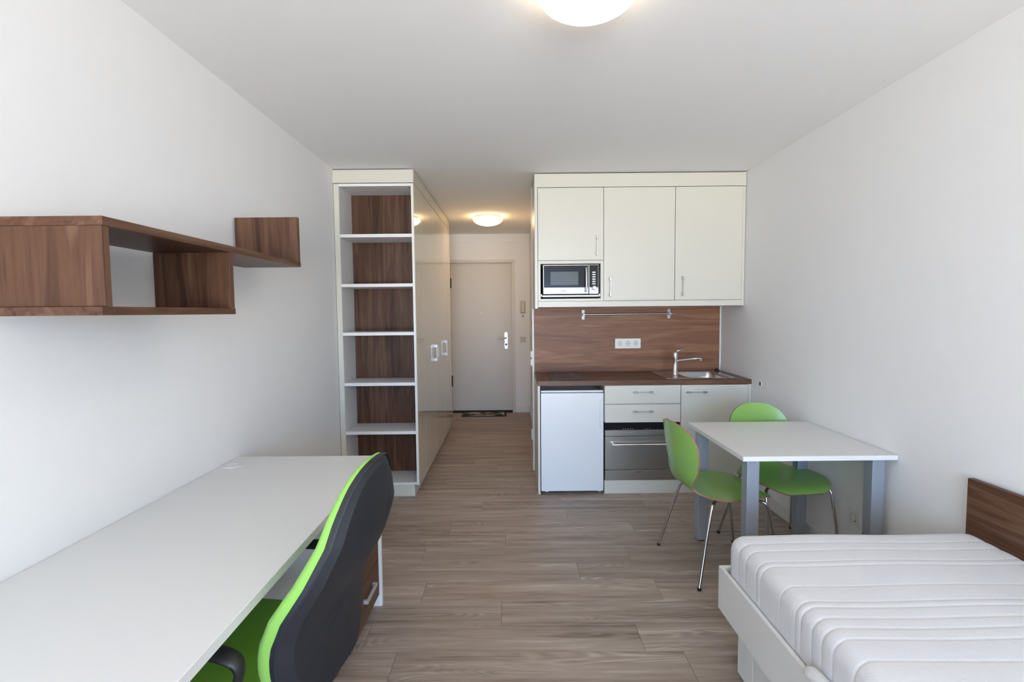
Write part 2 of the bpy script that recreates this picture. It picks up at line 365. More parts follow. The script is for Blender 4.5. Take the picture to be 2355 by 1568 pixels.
for x, y in ((-1.29, YBk+.06), (-.79, YBk+.06), (-1.29, 4.10)):
    bm = bmesh.new(); lathe(bm, [(0, 2.4255), (.006, 2.4255), (.006, 2.426)], x, y, 10); O('cam_fitting', bm, BRASSD, t)
bm = bmesh.new(); lathe(bm, [(0, .1128), (.006, .1128), (.006, .112)], -.785, YBk+.06, 10); O('cam_fitting', bm, BLACK, t)

# ---------------------------------------------------------------- wardrobe
YE = 6.045; WF = .62
t = thing('wardrobe', 'cream high-gloss built-in wardrobe with three doors along the hall', 'wardrobe', (-1.05, 5.1, 0))
O('carcass', B(XL+.001, XB-.022, 4.171, YE, .09, 2.449), CREAM, t)
O('cornice', B(XL+.001, XB, YBk+.021, YE, 2.4515, 2.549), CREAMG, t)
O('plinth', B(XL+.02, -.779, 4.171, YE-.01, 0, .088), CREAM, t)
ys = [4.171, 4.785, 5.415, YE]
hys = [4.735, 4.838, 5.45]
for i in range(3):
    dd = O('door', B(XB-.020, XB, ys[i]+.0015, ys[i+1]-.0015, .093, 2.446), CREAMG, t)
    hy = hys[i]; z0, z1 = (.992, 1.150) if i < 2 else (.985, 1.150)
    O('handle', boxes([(XB, XB+.032, hy-.008, hy+.008, z0, z0+.028), (XB, XB+.032, hy-.008, hy+.008, z1-.028, z1), (XB+.022, XB+.032, hy-.008, hy+.008, z0+.028, z1-.028)], bev=.001), SILV, dd)

# ---------------------------------------------------------------- kitchen: wall units
YU = 4.014; DT = .019
def bowv(bm, x, y, z0, z1):   # vertical bow handle on a front at y
    for a, b in ((z0, z0+.028), (z1-.028, z1)): box(bm, x-.007, x+.007, y-.026, y, a, b, bev=.002)
    box(bm, x-.003, x+.003, y-.026, y-.020, z0+.02, z1-.02, bev=.001)
def bowh(bm, x0, x1, y, z):
    for a, b in ((x0, x0+.032), (x1-.032, x1)): box(bm, a, b, y-.026, y, z-.006, z+.006, bev=.002)
    box(bm, x0+.02, x1-.02, y-.026, y-.020, z-.003, z+.003, bev=.001)
t = tag(O('cornice_panel', B(.192, 1.883, YU-.004, YU+.016, 2.4435, 2.549), CREAM), 'long cream filler panel between kitchen wall cabinets and ceiling', 'panel')
t = tag(O('end_panel', B(.192, .2155, YU, YW-.002, 1.480, 2.549), CREAM), 'tall cream side panel left of the microwave cabinet', 'panel')
# cabinet 1 with microwave niche
t = thing('wall_cabinet', 'cream wall cabinet with one door above an open microwave niche', 'cabinet', (.48, YU, 1.53))
nx0, nx1, nz0, nz1 = .238, .722, 1.558, 1.838
O('niche_frame', boxes([(.217, nx0, YU, YW-.002, 1.538, 1.862), (nx1, .7455, YU, YW-.002, 1.538, 1.862), (nx0, nx1, YU, YW-.002, nz1, 1.862), (nx0, nx1, YU, YW-.002, 1.538, nz0)]), CREAM, t)
O('niche_back', B(nx0+.001, nx1-.001, YW-.03, YW-.004, nz0, nz1), DARKGAP, t)
O('carcass', B(.219, .7445, YU+DT+.001, YW-.002, 1.8635, 2.441), CREAM, t)
dd = O('door', B(.2185, .7445, YU, YU+DT, 1.8665, 2.440), CREAM, t)
bm = bmesh.new(); bowv(bm, .691, YU, 1.903, 2.059); O('handle', bm, NICKEL, dd)
cab = [('wall_cabinet', .7475, 1.3185, .798, 'cream wall cabinet with a single tall door, in the middle above the rail', 1.571, 1.725),
       ('wall_cabinet', 1.3215, 1.8575, 1.381, 'cream wall cabinet with a single tall door against the right wall', 1.571, 1.728)]
for nm, x0, x1, hx, lb, h0, h1 in cab:
    t = thing(nm, lb, 'cabinet', ((x0+x1)/2, YU, 1.53))
    O('carcass', B(x0, x1, YU+DT+.001, YW-.002, 1.538, 2.441), CREAM, t)
    dd = O('door', B(x0+.0005, x1-.0005, YU, YU+DT, 1.540, 2.440), CREAM, t)
    bm = bmesh.new(); bowv(bm, hx, YU, h0, h1); O('handle', bm, NICKEL, dd)
tag(O('filler_strip', B(1.860, 1.884, YU+.006, YU+.03, 1.49, 2.4425), CREAM), 'narrow cream filler strip between wall cabinet and right wall', 'panel')
tag(O('pelmet', B(.2165, 1.858, YU-.002, YU+.30, 1.491, 1.5365), CREAM), 'cream light pelmet under the kitchen wall cabinets', 'panel')

# microwave
t = thing('microwave', 'built-in black and silver microwave oven in the wall cabinet niche', 'microwave', (.48, 4.1, nz0))
mx0, mx1, mz0, mz1, MY = .258, .710, 1.594, 1.833, 4.03
O('body', B(mx0+.004, mx1-.004, MY+.03, MY+.38, mz0+.004, mz1-.003), BLACK, t)
dr = O('door', B(mx0, .628, MY+.004, MY+.029, mz0, mz1, bev=.003), SILV, t)
O('glass_panel', B(mx0+.008, .622, MY, MY+.004, mz0+.055, mz1-.008), BLKGL, dr)
O('steel_strip', B(mx0+.003, .626, MY-.001, MY+.004, mz0+.003, mz0+.052), SILV, dr)
O('window', B(.319, .545, MY-.0012, MY, 1.667, 1.776), MWWIN, dr)
bm = bmesh.new(); tube(bm, smoothpath([(.598, MY-.002, 1.800), (.605, MY-.030, 1.806), (.605, MY-.030, 1.612), (.598, MY-.002, 1.618)], 1), .0075, 10); O('handle', bm, CHROME, dr, smooth=True)
text('brand_lettering', 'SEVERIN', .0125, (.424, MY-.0016, 1.621), BLACK, dr)
cp = O('control_panel', B(.631, mx1, MY+.004, MY+.029, mz0, mz1, bev=.003), SILV, t)
O('black_fascia', B(.636, mx1-.005, MY, MY+.004, mz0+.055, mz1-.006), BLKGL, cp)
for i in range(6):
    bm = bmesh.new(); slab(bm, rrect(.656, .684, 1.764-i*.0186, 1.774-i*.0186, .0045, 4), MY-.004, MY, 'y'); O('button', bm, SILV, cp)
bm = bmesh.new(); lathe(bm, [(0, MY-.018), (.014, MY-.018), (.017, MY-.014), (.018, MY)], .673, 1.643, 24, 'y'); O('knob', bm, PLASTW, cp, smooth=True)
tr = tag(O('microwave_tray', B(.252, .708, MY-.02, YW-.10, 1.572, 1.586), PLASTW), 'white pull-out tray under the microwave', 'tray')
for x in (.240, .7105): O('runner', B(x, x+.0095, MY-.01, MY+.02, 1.575, 1.596), PLASTW, tr)
for x in (.30, .65): O('foot', B(x, x+.02, MY+.05, MY+.07, 1.5865, 1.597), BLACK, t)

# ---------------------------------------------------------------- kitchen: splashback and base units
tag(O('splashback', B(.204, 1.874, YW-.014, YW-.001, .908, 1.490), WALX), 'walnut splashback board behind the kitchen worktop', 'splashback')
tag(O('side_strip', B(1.8745, 1.886, YW-.02, YW-.001, .908, 1.490), TRIM), 'narrow white end strip right of the walnut splashback', 'trim')
t = thing('utensil_rail', 'steel utensil rail on two brackets on the walnut splashback', 'rail', (1.03, YW-.015, 1.42))
bm = bmesh.new(); tube(bm, [(.628, YW-.048, 1.424), (1.452, YW-.048, 1.428)], .0085, 14); O('bar', bm, NICKEL, t, smooth=True)
for x, zc in ((.645, 1.4235), (1.415, 1.4255)):
    bk = O('bracket', boxes([(x-.014, x+.014, YW-.020, YW-.0145, zc-.044, zc+.044), (x-.009, x+.009, YW-.062, YW-.020, zc-.011, zc+.012)], bev=.002), SILV, t)
t = thing('triple_socket', 'white triple power socket on the walnut splashback', 'socket', (1.045, YW-.015, 1.16))
SKX0, SKX1 = .931, 1.161
bm = bmesh.new(); slab(bm, rrect(SKX0, SKX1, 1.118, 1.206, .006, 4), YW-.026, YW-.0145, 'y'); pt = O('cover_plate', bm, PLASTW, t)
for x in (.974, 1.046, 1.118):
    bm = bmesh.new(); lathe(bm, [(.0205, YW-.0265), (.022, YW-.0275), (.0235, YW-.0262)], x, 1.162, 28, 'y'); lathe(bm, [(.020, YW-.0262), (.0, YW-.0262)], x, 1.162, 28, 'y')
    so = O('socket_insert', bm, SILVW, t, smooth=True)
    bm = bmesh.new()
    for dx in (-.0095, .0095): lathe(bm, [(0, YW-.0268), (.0028, YW-.0268), (.0028, YW-.026)], x+dx, 1.162, 10, 'y')
    box(bm, x-.003, x+.003, YW-.0275, YW-.026, 1.179, 1.184); box(bm, x-.003, x+.003, YW-.0275, YW-.026, 1.140, 1.145)
    O('pin_holes', bm, BRASSD, so)
# worktop with cut-outs for the sink
SX0, SX1, SY0, SY1 = 1.238, 1.812, 3.942, 4.395
bx0, bx1, by0, by1 = 1.425, 1.765, 3.972, 4.345
tag(O('worktop', boxes([(.203, bx0-.005, YK, YW-.015, .8715, .9085), (bx1+.005, 1.885, YK, YW-.015, .8715, .9085), (bx0-.005, bx1+.005, YK, by0-.005, .8715, .9085), (bx0-.005, bx1+.005, by1+.005, YW-.015, .8715, .9085)], bev=0), WORKT), 'walnut kitchen worktop with rounded front edge', 'worktop')
t = thing('cooktop', 'black glass two-zone cooktop set in the worktop above the fridge', 'cooktop', (.457, 4.17, .9085))
bm = bmesh.new(); slab(bm, rrect(.310, .604, 3.921, 4.432, .006, 3), .9085, .9135); O('glass', bm, HOBGL, t)
for y in (4.05, 4.30):
    bm = bmesh.new(); lathe(bm, [(.074, .9137), (.076, .9138), (.078, .9137)], .457, y, 40); O('zone_ring', bm, SILV, t)
t = thing('sink', 'stainless steel kitchen sink with rectangular bowl set in the worktop', 'sink', (1.525, 4.17, .9085))
# rim: frame around the bowl
bm = bmesh.new()
box(bm, SX0, bx0, SY0, SY1, .9086, .9115, bev=.001); box(bm, bx1, SX1, SY0, SY1, .9086, .9115, bev=.001)
box(bm, bx0, bx1, SY0, by0, .9086, .9115, bev=.001); box(bm, bx0, bx1, by1, SY1, .9086, .9115, bev=.001)
box(bm, SX0, SX1, SY0, SY0+.006, .9115, .9135, bev=.0008); box(bm, SX0, SX0+.006, SY0, SY1, .9115, .9135, bev=.0008); box(bm, SX1-.006, SX1, SY0, SY1, .9115, .9135, bev=.0008); box(bm, SX0, SX1, SY1-.006, SY1, .9115, .9135, bev=.0008)
O('rim', bm, SINKS, t)
bm = bmesh.new(); prev = None
for ins, z in ((0, .9118), (.004, .905), (.006, .84), (.010, .78), (.03, .76), (.10, .757)):
    ring = [bm.verts.new((x, y, z)) for x, y in rrect(bx0+ins, bx1-ins, by0+ins, by1-ins, .055 if ins < .09 else .04, 8)]
    if prev:
        for k in range(len(ring)): bm.faces.new((prev[k], prev[(k+1) % len(ring)], ring[(k+1) % len(ring)], ring[k]))
    prev = ring
bm.faces.new(prev); O('bowl', bm, SINKS, t, smooth=True)
bm = bmesh.new(); lathe(bm, [(0, .7585), (.03, .7585), (.04, .7605), (.045, .758)], 1.595, 4.16, 24); O('drain', bm, CHROME, t, smooth=True)
t = thing('tap', 'chrome single-lever mixer tap with straight spout at the sink', 'tap', (1.378, 4.165, .9115))
tx, ty = 1.380, 4.165
bm = bmesh.new(); lathe(bm, [(0, .9116), (.026, .9116), (.026, .918), (.0215, .924), (.0185, 1.00), (.0185, 1.03), (.0205, 1.045), (.022, 1.085), (.020, 1.10), (.012, 1.110), (0, 1.112)], tx, ty, 28); O('body', bm, CHROME, t, smooth='all')
bm = bmesh.new(); tube(bm, smoothpath([(tx+.012, ty, 1.030), (tx+.10, ty-.004, 1.040), (tx+.185, ty-.008, 1.048), (tx+.208, ty-.009, 1.046), (tx+.213, ty-.009, 1.030)], 2), [.0105]*9+[.0135]*8, 12); O('spout', bm, CHROME, t, smooth='all')
bm = bmesh.new(); tube(bm, [(tx+.004, ty, 1.106), (tx+.03, ty-.004, 1.118), (tx+.062, ty-.006, 1.121)], [.009, .006, .0055], 10); O('lever', bm, CHROME, t, smooth='all')
bm = bmesh.new(); lathe(bm, [(0, .909), (.022, .909), (.024, .912), (.020, .922), (.008, .925), (.006, .934), (0, .934)], 1.838, 4.415, 20); tag(O('sink_plug', bm, BLACK, smooth=True), 'small black plug in the corner behind the sink', 'plug')

tag(O('end_panel', B(.201, .2195, YK, YW-.002, 0, .8705), CREAM), 'cream side panel left of the white fridge, under the worktop', 'panel')
# fridge
t = thing('fridge', 'small white undercounter fridge below the cooktop', 'fridge', (.47, 4.1, 0))
FX0, FX1 = .226, .720
O('body', B(FX0+.003, FX1-.003, YK+.05, YK+.56, .035, .818, bev=.004), FRIDGE, t)
O('top_cover', B(FX0, FX1, YK+.012, YK+.05, .816, .831, bev=.004, seg=2), FRIDGE, t)
bm = bmesh.new(); slab(bm, rrect(FX0, FX1, .026, .811, .006, 3), YK+.003, YK+.048, 'y'); fd = O('door', bm, FRIDGE, t)
O('gasket', B(FX0+.006, FX1-.006, YK+.047, YK+.052, .03, .806), SWITCH, t)
O('handle', B(.692, .716, YK-.006, YK+.006, .528, .757, bev=.003, seg=2), FRIDGE, fd)
for x in (.25, .70, .272):
    bm = bmesh.new(); lathe(bm, [(0, 0), (.016, 0), (.016, .008), (.008, .010), (.008, .03)], x, YK+.07, 14); O('foot', bm, PLASTW if x > .26 else BLACK, t)
# drawer unit + dishwasher
t = thing('drawer_cabinet', 'cream base unit with two drawers above the steel dishwasher', 'cabinet', (1.03, 4.15, .5))
O('carcass', B(.7285, 1.3285, YK+DT+.002, YW-.016, .575, .8705), CREAM, t)
for z0, z1, hz in ((.7245, .868, .815), (.574, .7175, .663)):
    dd = O('drawer', B(.7305, 1.3275, YK, YK+DT, z0, z1), CREAM, t)
    bm = bmesh.new(); bowh(bm, .953, 1.111, YK, hz); O('handle', bm, NICKEL, dd)
t = thing('dishwasher', 'built-in stainless steel compact dishwasher below the drawers', 'dishwasher', (1.03, 4.15, .1))
O('body', B(.7315, 1.3265, YK+.045, YK+.55, .108, .572), BLACK, t)
O('black_top_strip', B(.7325, 1.3255, YK+.012, YK+.044, .514, .568), BLKGL, t)
cp = O('control_strip', B(.7315, 1.3265, YK, YK+.044, .4655, .5135, bev=.002), STEEL, t)
bm = bmesh.new()
for x0, x1 in ((.832, .855), (.872, .960), (1.03, 1.09), (1.135, 1.16)): box(bm, x0, x1, YK-.0008, YK, .4905, .4935, bev=0)
o_ = O('button_markings', bm, SILV, cp); o_['kind'] = 'stuff'
bm = bmesh.new()
for i in range(5): box(bm, .875+i*.019, .882+i*.019, YK+.0112, YK+.012, .518, .523, bev=0)
for i in range(3): box(bm, 1.045+i*.02, 1.052+i*.02, YK+.0112, YK+.012, .518, .523, bev=0)
o_ = O('indicator_lights', bm, NICKEL, t); o_['kind'] = 'stuff'
dr = O('door', B(.7315, 1.3265, YK, YK+.044, .195, .4615, bev=.002), STEEL, t)
bm = bmesh.new(); tube(bm, [(.783, YK-.036, .404), (1.275, YK-.036, .404)], .0088, 12)
for x in (.795, 1.262): tube(bm, [(x, YK, .412), (x, YK-.036, .405)], .009, 10)
O('handle', bm, CHROME, dr, smooth=True)
kp = O('kick_panel', B(.7315, 1.3265, YK, YK+.044, .109, .1915, bev=.002), STEEL, t)
text('brand_lettering', 'SIEMENS', .0115, (1.002, YK-.0006, .176), BLACK, kp)
t = thing('sink_cabinet', 'cream base cabinet under the sink with one door', 'cabinet', (1.6, 4.15, .1))
O('carcass', B(1.331, 1.859, YK+DT+.002, YW-.016, .100, .750), CREAM, t)
dd = O('door', B(1.332, 1.8585, YK, YK+DT, .109, .868), CREAM, t)
bm = bmesh.new(); bowh(bm, 1.370, 1.531, YK, .813); O('handle', bm, NICKEL, dd)
tag(O('filler_strip', B(1.8605, 1.885, YK+.001, YK+.02, 0, .8705), CREAM), 'narrow cream filler strip between sink cabinet and right wall', 'panel')
tag(O('plinth_panel', B(.7285, 1.8595, YK+.006, YK+.022, 0, .1075), CREAM), 'cream plinth board along the floor under dishwasher and sink cabinet', 'panel')

# ---------------------------------------------------------------- small wall fittings
t = thing('intercom_handset', 'beige intercom handset on the wall right of the entrance door', 'intercom', (.164, YD, 1.53))
O('base', B(.128, .202, YD-.014, YD, 1.437, 1.612, bev=.004), PLASTG, t)
O('handset', B(.138, .192, YD-.038, YD-.014, 1.446, 1.600, bev=.008, seg=2), PLASTG, t)
bm = bmesh.new(); lathe(bm, [(0, YD-.006), (.010, YD-.006), (.012, YD)], .164, 1.392, 14, 'y'); tag(O('call_button', bm, BRASSD), 'tiny round button on the wall below the intercom handset', 'button')
t = thing('light_switch', 'square light switch on the wall between entrance door and hall corner', 'switch', (.165, YD, 1.06))
O('plate', B(.124, .205, YD-.008, YD, 1.018, 1.099, bev=.002), SWITCH, t); O('rocker', B(.136, .193, YD-.013, YD-.008, 1.030, 1.087, bev=.003), SWITCH, t)
for z0, z1, lb in ((1.035, 1.100, 'upper white switch on the edge strip beside the kitchenette'), (.962, 1.028, 'lower white switch on the edge strip beside the kitchenette')):
    t = thing('rocker_switch', lb, 'switch', (.187, YW+.05, (z0+z1)/2), group='switches on the edge strip')
    O('plate', B(.176, .187, YW+.01, YW+.08, z0, z1, bev=.002), PLASTW, t)
    O('rocker', B(.169, .176, YW+.02, YW+.07, z0+.008, z1-.008, bev=.003), PLASTW, t)
t = thing('wall_socket', 'small white socket near the floor on the edge strip', 'socket', (.187, YW+.05, .33))
O('plate', B(.174, .187, YW+.01, YW+.08, .282, .375, bev=.003), PLASTW, t)
t = thing('wall_socket', 'white power socket low on the right wall under the dining table', 'socket', (XR, 2.67, .31))
bm = bmesh.new(); slab(bm, rrect(2.622, 2.716, .262, .352, .006, 4), XR-.010, XR, 'x'); O('plate', bm, PLASTW, t)
bm = bmesh.new(); lathe(bm, [(.021, XR-.0105), (.0225, XR-.013), (.024, XR-.0105)], 2.669, .307, 24, 'x'); O('socket_ring', bm, SWITCH, t, smooth=True)
bm = bmesh.new(); lathe(bm, [(0, XR-.012), (.0035, XR-.012), (.0035, XR-.010)], 2.652, .291, 10, 'x'); O('screw', bm, BLACK, t)
t = thing('cable_outlet', 'tiny open cable outlet on the right wall beside the worktop', 'outlet', (XR, 3.735, .893))
O('plate', B(XR-.004, XR, 3.714, 3.752, .874, .912, bev=.001), PLASTW, t); O('opening', B(XR-.0046, XR-.004, 3.722, 3.742, .879, .907, bev=0), BRASSD, t)
bm = bmesh.new(); lathe(bm, [(0, XR-.002), (.014, XR-.002), (.016, XR)], 3.643, .899, 18, 'x'); tag(O('blank_cap', bm, PLASTW), 'small round white cap on the right wall next to the cable outlet', 'cap')

# ---------------------------------------------------------------- doormat
t = thing('doormat', 'dark-edged doormat with blurred grey and beige pattern at the entrance door', 'doormat', (-.40, 7.02, 0), math.radians(1))
bm = bmesh.new(); slab(bm, rrect(-.315, .315, -.19, .19, .012, 3), 0, .007); O('border', bm, MATBLK, t, local=True)
m = bpy.data.materials.new('mat_pattern'); m.use_nodes = True; nt = m.node_tree
tc = nt.nodes.new('ShaderNodeTexCoord'); n = nt.nodes.new('ShaderNodeTexNoise'); n.inputs['Scale'].default_value = 5.5; n.inputs['Detail'].default_value = 1; n.inputs['Distortion'].default_value = 1.2
r = ramp(nt, [(.40, (.02, .02, .02)), (.47, (.16, .13, .11)), (.53, (.30, .27, .24)), (.62, (.46, .40, .30))])
nt.links.new(tc.outputs['Object'], n.inputs['Vector']); nt.links.new(n.outputs['Fac'], r.inputs[0]); nt.links.new(r.outputs[0], nt.nodes['Principled BSDF'].inputs['Base Color']); nt.nodes['Principled BSDF'].inputs['Roughness'].default_value = .9
bm = bmesh.new(); box(bm, -.285, .285, -.165, .165, .007, .010, bev=.001); O('pile', bm, m, t, local=True)

# ---------------------------------------------------------------- ceiling lamps
def lamp(cx, cy, label, glow):
    t = thing('ceiling_lamp', label, 'lamp', (cx, cy, CEIL))
    bm = bmesh.new(); lathe(bm, [(.150, CEIL), (.158, CEIL-.004), (.158, CEIL-.027), (.148, CEIL-.0275)], cx, cy, 48); O('base_ring', bm, LAMPR, t, smooth=True)
    pr = [(.150, CEIL-.028), (.160, CEIL-.030), (.168, CEIL-.036), (.170, CEIL-.042)]
    for i in range(1, 11):
        a = i / 10 * PI / 2; pr.append((.170 * math.cos(a), CEIL - .042 - .066 * math.sin(a) ** 1.2))
    pr[-1] = (0, CEIL-.108)
    bm = bmesh.new(); lathe(bm, pr, cx, cy, 48); O('lamp_shade', bm, glow, t, smooth='all')
lamp(-.262, 5.79, 'round lit ceiling lamp in the hall before the entrance door', GLOW_H)
lamp(.266, 1.713, 'round lit ceiling lamp at the top edge of the picture', GLOW_M)

# ---------------------------------------------------------------- wall shelf
XS = -1.04
t = thing('wall_shelf', 'walnut wall shelf with stepped boxes above the desk', 'shelf', (-1.2, 1.27, 1.457))
O('board', B(-1.322, XS, 1.277, 2.472, 1.6865, 1.7105), WALY, t)
O('board', B(-1.322, XS, 1.262, 1.874, 1.457, 1.4795), WALY, t)
O('divider', B(-1.340, XS-.001, 1.275, 1.299, 1.480, 1.686), WALZ, t)
O('divider', B(-1.324, XS-.001, 1.847, 1.871, 1.480, 1.686), WALZ, t)
O('upright', B(-1.347, XS-.001, 2.446, 2.470, 1.711, 1.927), WALZ, t)
for q in ((XL+.001, -1.340, 1.277, 1.297, 1.60, 1.66), (XL+.001, -1.347, 2.448, 2.468, 1.74, 1.78)): O('wall_bracket', B(*q), NICKEL, t)

# ---------------------------------------------------------------- desk
XD = -.6475
t = thing('desk', 'long white desk along the left wall', 'desk', (-1.0, 1.5, 0))
O('tabletop', B(XL+.002, XD, .61, 2.411, .7255, .754, bev=.0015), DESKM, t)
O('end_panel', B(XL+.02, -.657, 2.384, 2.408, 0, .725), WHITE, t)
O('end_panel', B(XL+.02, -.657, .63, .655, 0, .725), WHITE, t)
bm = bmesh.new(); lathe(bm, [(.0, .7560), (.030, .7562), (.0305, .7546)], -1.300, 2.263, 32); lathe(bm, [(.0325, .7541), (.034, .7568), (.039, .7562), (.041, .7541)], -1.300, 2.263, 32); O('cable_grommet', bm, WHITE, t, smooth=True)

# pedestal
t = thing('drawer_pedestal', 'mobile drawer unit with walnut fronts under the desk behind the office chair', 'drawer unit', (-.664, 2.352, 0))
O('body', B(-1.22, -.685, 1.922, 2.350, .055, .575), WHITE, t)
O('top_panel', B(-1.225, -.668, 1.918, 2.352, .576, .594), WHITE, t)
for z0, z1, hz in ((.080, .2605, .190), (.2635, .490, .464), (.493, .574, .548)):
    dd = O('drawer', B(-.681, -.661, 1.920, 2.352, z0, z1), WALY, t)
    yc = 2.175
    O('handle', boxes([(-.661, -.639, yc-.076, yc-.062, hz-.008, hz+.008), (-.661, -.639, yc+.062, yc+.076, hz-.008, hz+.008), (-.649, -.639, yc-.062, yc+.062, hz-.008, hz+.008)]), SILV, dd)
for x, y in ((-1.18, 1.98), (-.74, 1.98), (-1.18, 2.31), (-.74, 2.31)):
    bm = bmesh.new(); lathe(bm, [(0, x-.012), (.022, x-.012), (.0265, x-.008), (.0265, x+.008), (.022, x+.012), (0, x+.012)], y, .0265, 18, 'x'); box(bm, x-.016, x+.016, y-.014, y+.014, .035, .055); O('castor', bm, BLACK, t)

# ---------------------------------------------------------------- office chair
ang = math.radians(172)
oc = thing('office_chair', 'green and black swivel office chair pulled up to the desk', 'chair', (-.80, 1.43, 0), ang)
# local axes: +x forward, +y left
prof = [(0.43, -0.272), (0.47, -0.257), (0.52, -0.25), (0.56, -0.252), (0.61, -0.259), (0.65, -0.27), (0.695, -0.291), (0.733, -0.316), (0.78, -0.346), (0.837, -0.372), (0.88, -0.388), (0.925, -0.392), (0.97, -0.398), (1.0, -0.402), (1.035, -0.411), (1.065, -0.424)]
def fz(z):
    if z <= prof[0][0]: return prof[0][1]
    for (a, b), (c, d_) in zip(prof, prof[1:]):
        if z <= c: return b + (d_ - b) * (z - a) / (c - a)
    return prof[-1][1]
ZB0, ZB1 = .418, 1.058
def outline(n=72, sc=1.0, inset=0.0):
    pts = []
    zc = .70
    for k in range(n):
        a = 2*PI*k/n; c, s = math.cos(a), math.sin(a)
        e = 2/2.5 if s > 0 else 2/3.3
        u = math.copysign(abs(c)**e, c); v = math.copysign(abs(s)**e, s)
        z = zc + (v * (ZB1 - zc - inset) if v > 0 else v * (zc - ZB0 - inset))
        tt = (z - ZB0) / (ZB1 - ZB0)
        wd = .236 - .062 * max(0, (tt - .42) / .58) ** 1.6 - .012 * max(0, (.4 - tt) / .4) ** 1.5
        pts.append((u * (wd - inset), z))
    return pts
def shellsurf(rings, mat_, name, parent):
    bm = bmesh.new(); pr = None
    for inset, dep in rings:
        ring = []
        for y, z in outline(inset=inset):
            cv = .028 * (y / .24) ** 2
            dd_ = dep(z) if callable(dep) else dep
            ring.append(bm.verts.new((fz(z) + cv + dd_, y, z)))
        if pr:
            for k in range(len(ring)): bm.faces.new((pr[k], pr[(k+1) % len(ring)], ring[(k+1) % len(ring)], ring[k]))
        pr = ring
    # close with shrinking rings
    last_in, last_dep = rings[-1]
    for fct in (.75, .5, .25):
        ring = []
        for y, z in outline(inset=last_in):
            y2, z2 = y * fct, .70 + (z - .70) * fct
            dd_ = (last_dep(z2) if callable(last_dep) else last_dep) - (.016 * (1 - fct * fct) if name == 'back_shell' else 0)
            ring.append(bm.verts.new((fz(z2) + .028 * (y2 / .24) ** 2 + dd_, y2, z2)))
        for k in range(len(ring)): bm.faces.new((pr[k], pr[(k+1) % len(ring)], ring[(k+1) % len(ring)], ring[k]))
        pr = ring
    c = bm.verts.new((fz(.70) + (last_dep(.7) if callable(last_dep) else last_dep) - (.016 if name == 'back_shell' else 0), 0, .70))
    for k in range(len(pr)): bm.faces.new((pr[k], pr[(k+1) % len(pr)], c))
    return O(name, bm, mat_, parent, smooth=18.0 if name == 'back_shell' else 'ang', local=True)
thick = lambda z: -.024 - .020 * min(1, max(0, (1.0 - z) / .42))
shellsurf([(.004, .004), (0, 0), (0, -.012), (.003, -.016), (.005, lambda z: thick(z)*.38), (.027, thick)], BLKSH, 'back_shell', oc)
cu = lambda d_: (lambda z: d_ * (1 - .55 * max(0, min(1, (z - .72) / .33))))
shellsurf([(.004, .001), (.001, cu(.012)), (0, cu(.023)), (.004, cu(.035)), (.016, cu(.045)), (.035, cu(.052)), (.07, cu(.055))], GREENC, 'back_cushion', oc)
# seat
bm = bmesh.new(); pr = None
def seato(inset):
    return rrect(-.215+inset, .255-inset, -.238+inset, .238-inset, .095, 8)
for ins, z in ((.03, .415), (.004, .425), (0, .438), (0, .455), (.008, .467), (.025, .475), (.06, .478), (.12, .476)):
    ring = [bm.verts.new((x, y, z)) for x, y in seato(ins)] if ins < .09 else [bm.verts.new((x*.6, y*.6, z)) for x, y in seato(.03)]
    if pr:
        for k in range(len(ring)): bm.faces.new((pr[k], pr[(k+1) % len(ring)], ring[(k+1) % len(ring)], ring[k]))
    else: bm.faces.new(ring)
    pr = ring
bm.faces.new(pr); O('seat_cushion', bm, GREENF, oc, smooth='ang', local=True)
bm = bmesh.new(); slab(bm, rrect(-.20, .235, -.22, .22, .09, 8), .400, .4145); O('seat_pan', bm, BLACK, oc, local=True)
bm = bmesh.new(); tube(bm, smoothpath([(-.05, 0, .380), (-.20, 0, .378), (-.262, 0, .39), (-.278, 0, .43), (-.278, 0, .50)], 2), .034, 14, flat=.5); O('back_support', bm, BLACK, oc, smooth=True, local=True)
for sgn in (1, -1):
    y = sgn * .275
    path = smoothpath([(-.09, y*.86, .405), (-.10, y, .43), (-.150, y, .52), (-.196, y, .618), (-.145, y, .650), (0, y, .648), (.15, y, .640), (.185, y, .632)], 3)
    bm = bmesh.new(); rings = []
    for i, p in enumerate(path):
        dv = (path[min(i+1, len(path)-1)] - path[max(i-1, 0)]).normalized()
        side = Vector((0, 1, 0)); nrm = dv.cross(side).normalized()
        wdt = .014 + .012 * max(0, min(1, (p.z - .60) / .05)); th = .011 + .003 * max(0, min(1, (p.z - .60) / .05))
        rings.append([bm.verts.new(p + side * wdt * math.cos(2*PI*k/14) + nrm * th * math.sin(2*PI*k/14)) for k in range(14)])
    for a, b in zip(rings, rings[1:]):
        for k in range(14): bm.faces.new((a[k], a[(k+1) % 14], b[(k+1) % 14], b[k]))
    bm.faces.new(rings[0]); bm.faces.new(rings[-1]); O('armrest', bm, BLACK, oc, smooth=True, local=True)
bm = bmesh.new(); lathe(bm, [(0, .40), (.05, .40), (.05, .37), (.026, .36), (.026, .20), (.034, .195), (.034, .09), (0, .09)], 0, 0, 24); O('gas_column', bm, BLACK, oc, smooth=True, local=True)
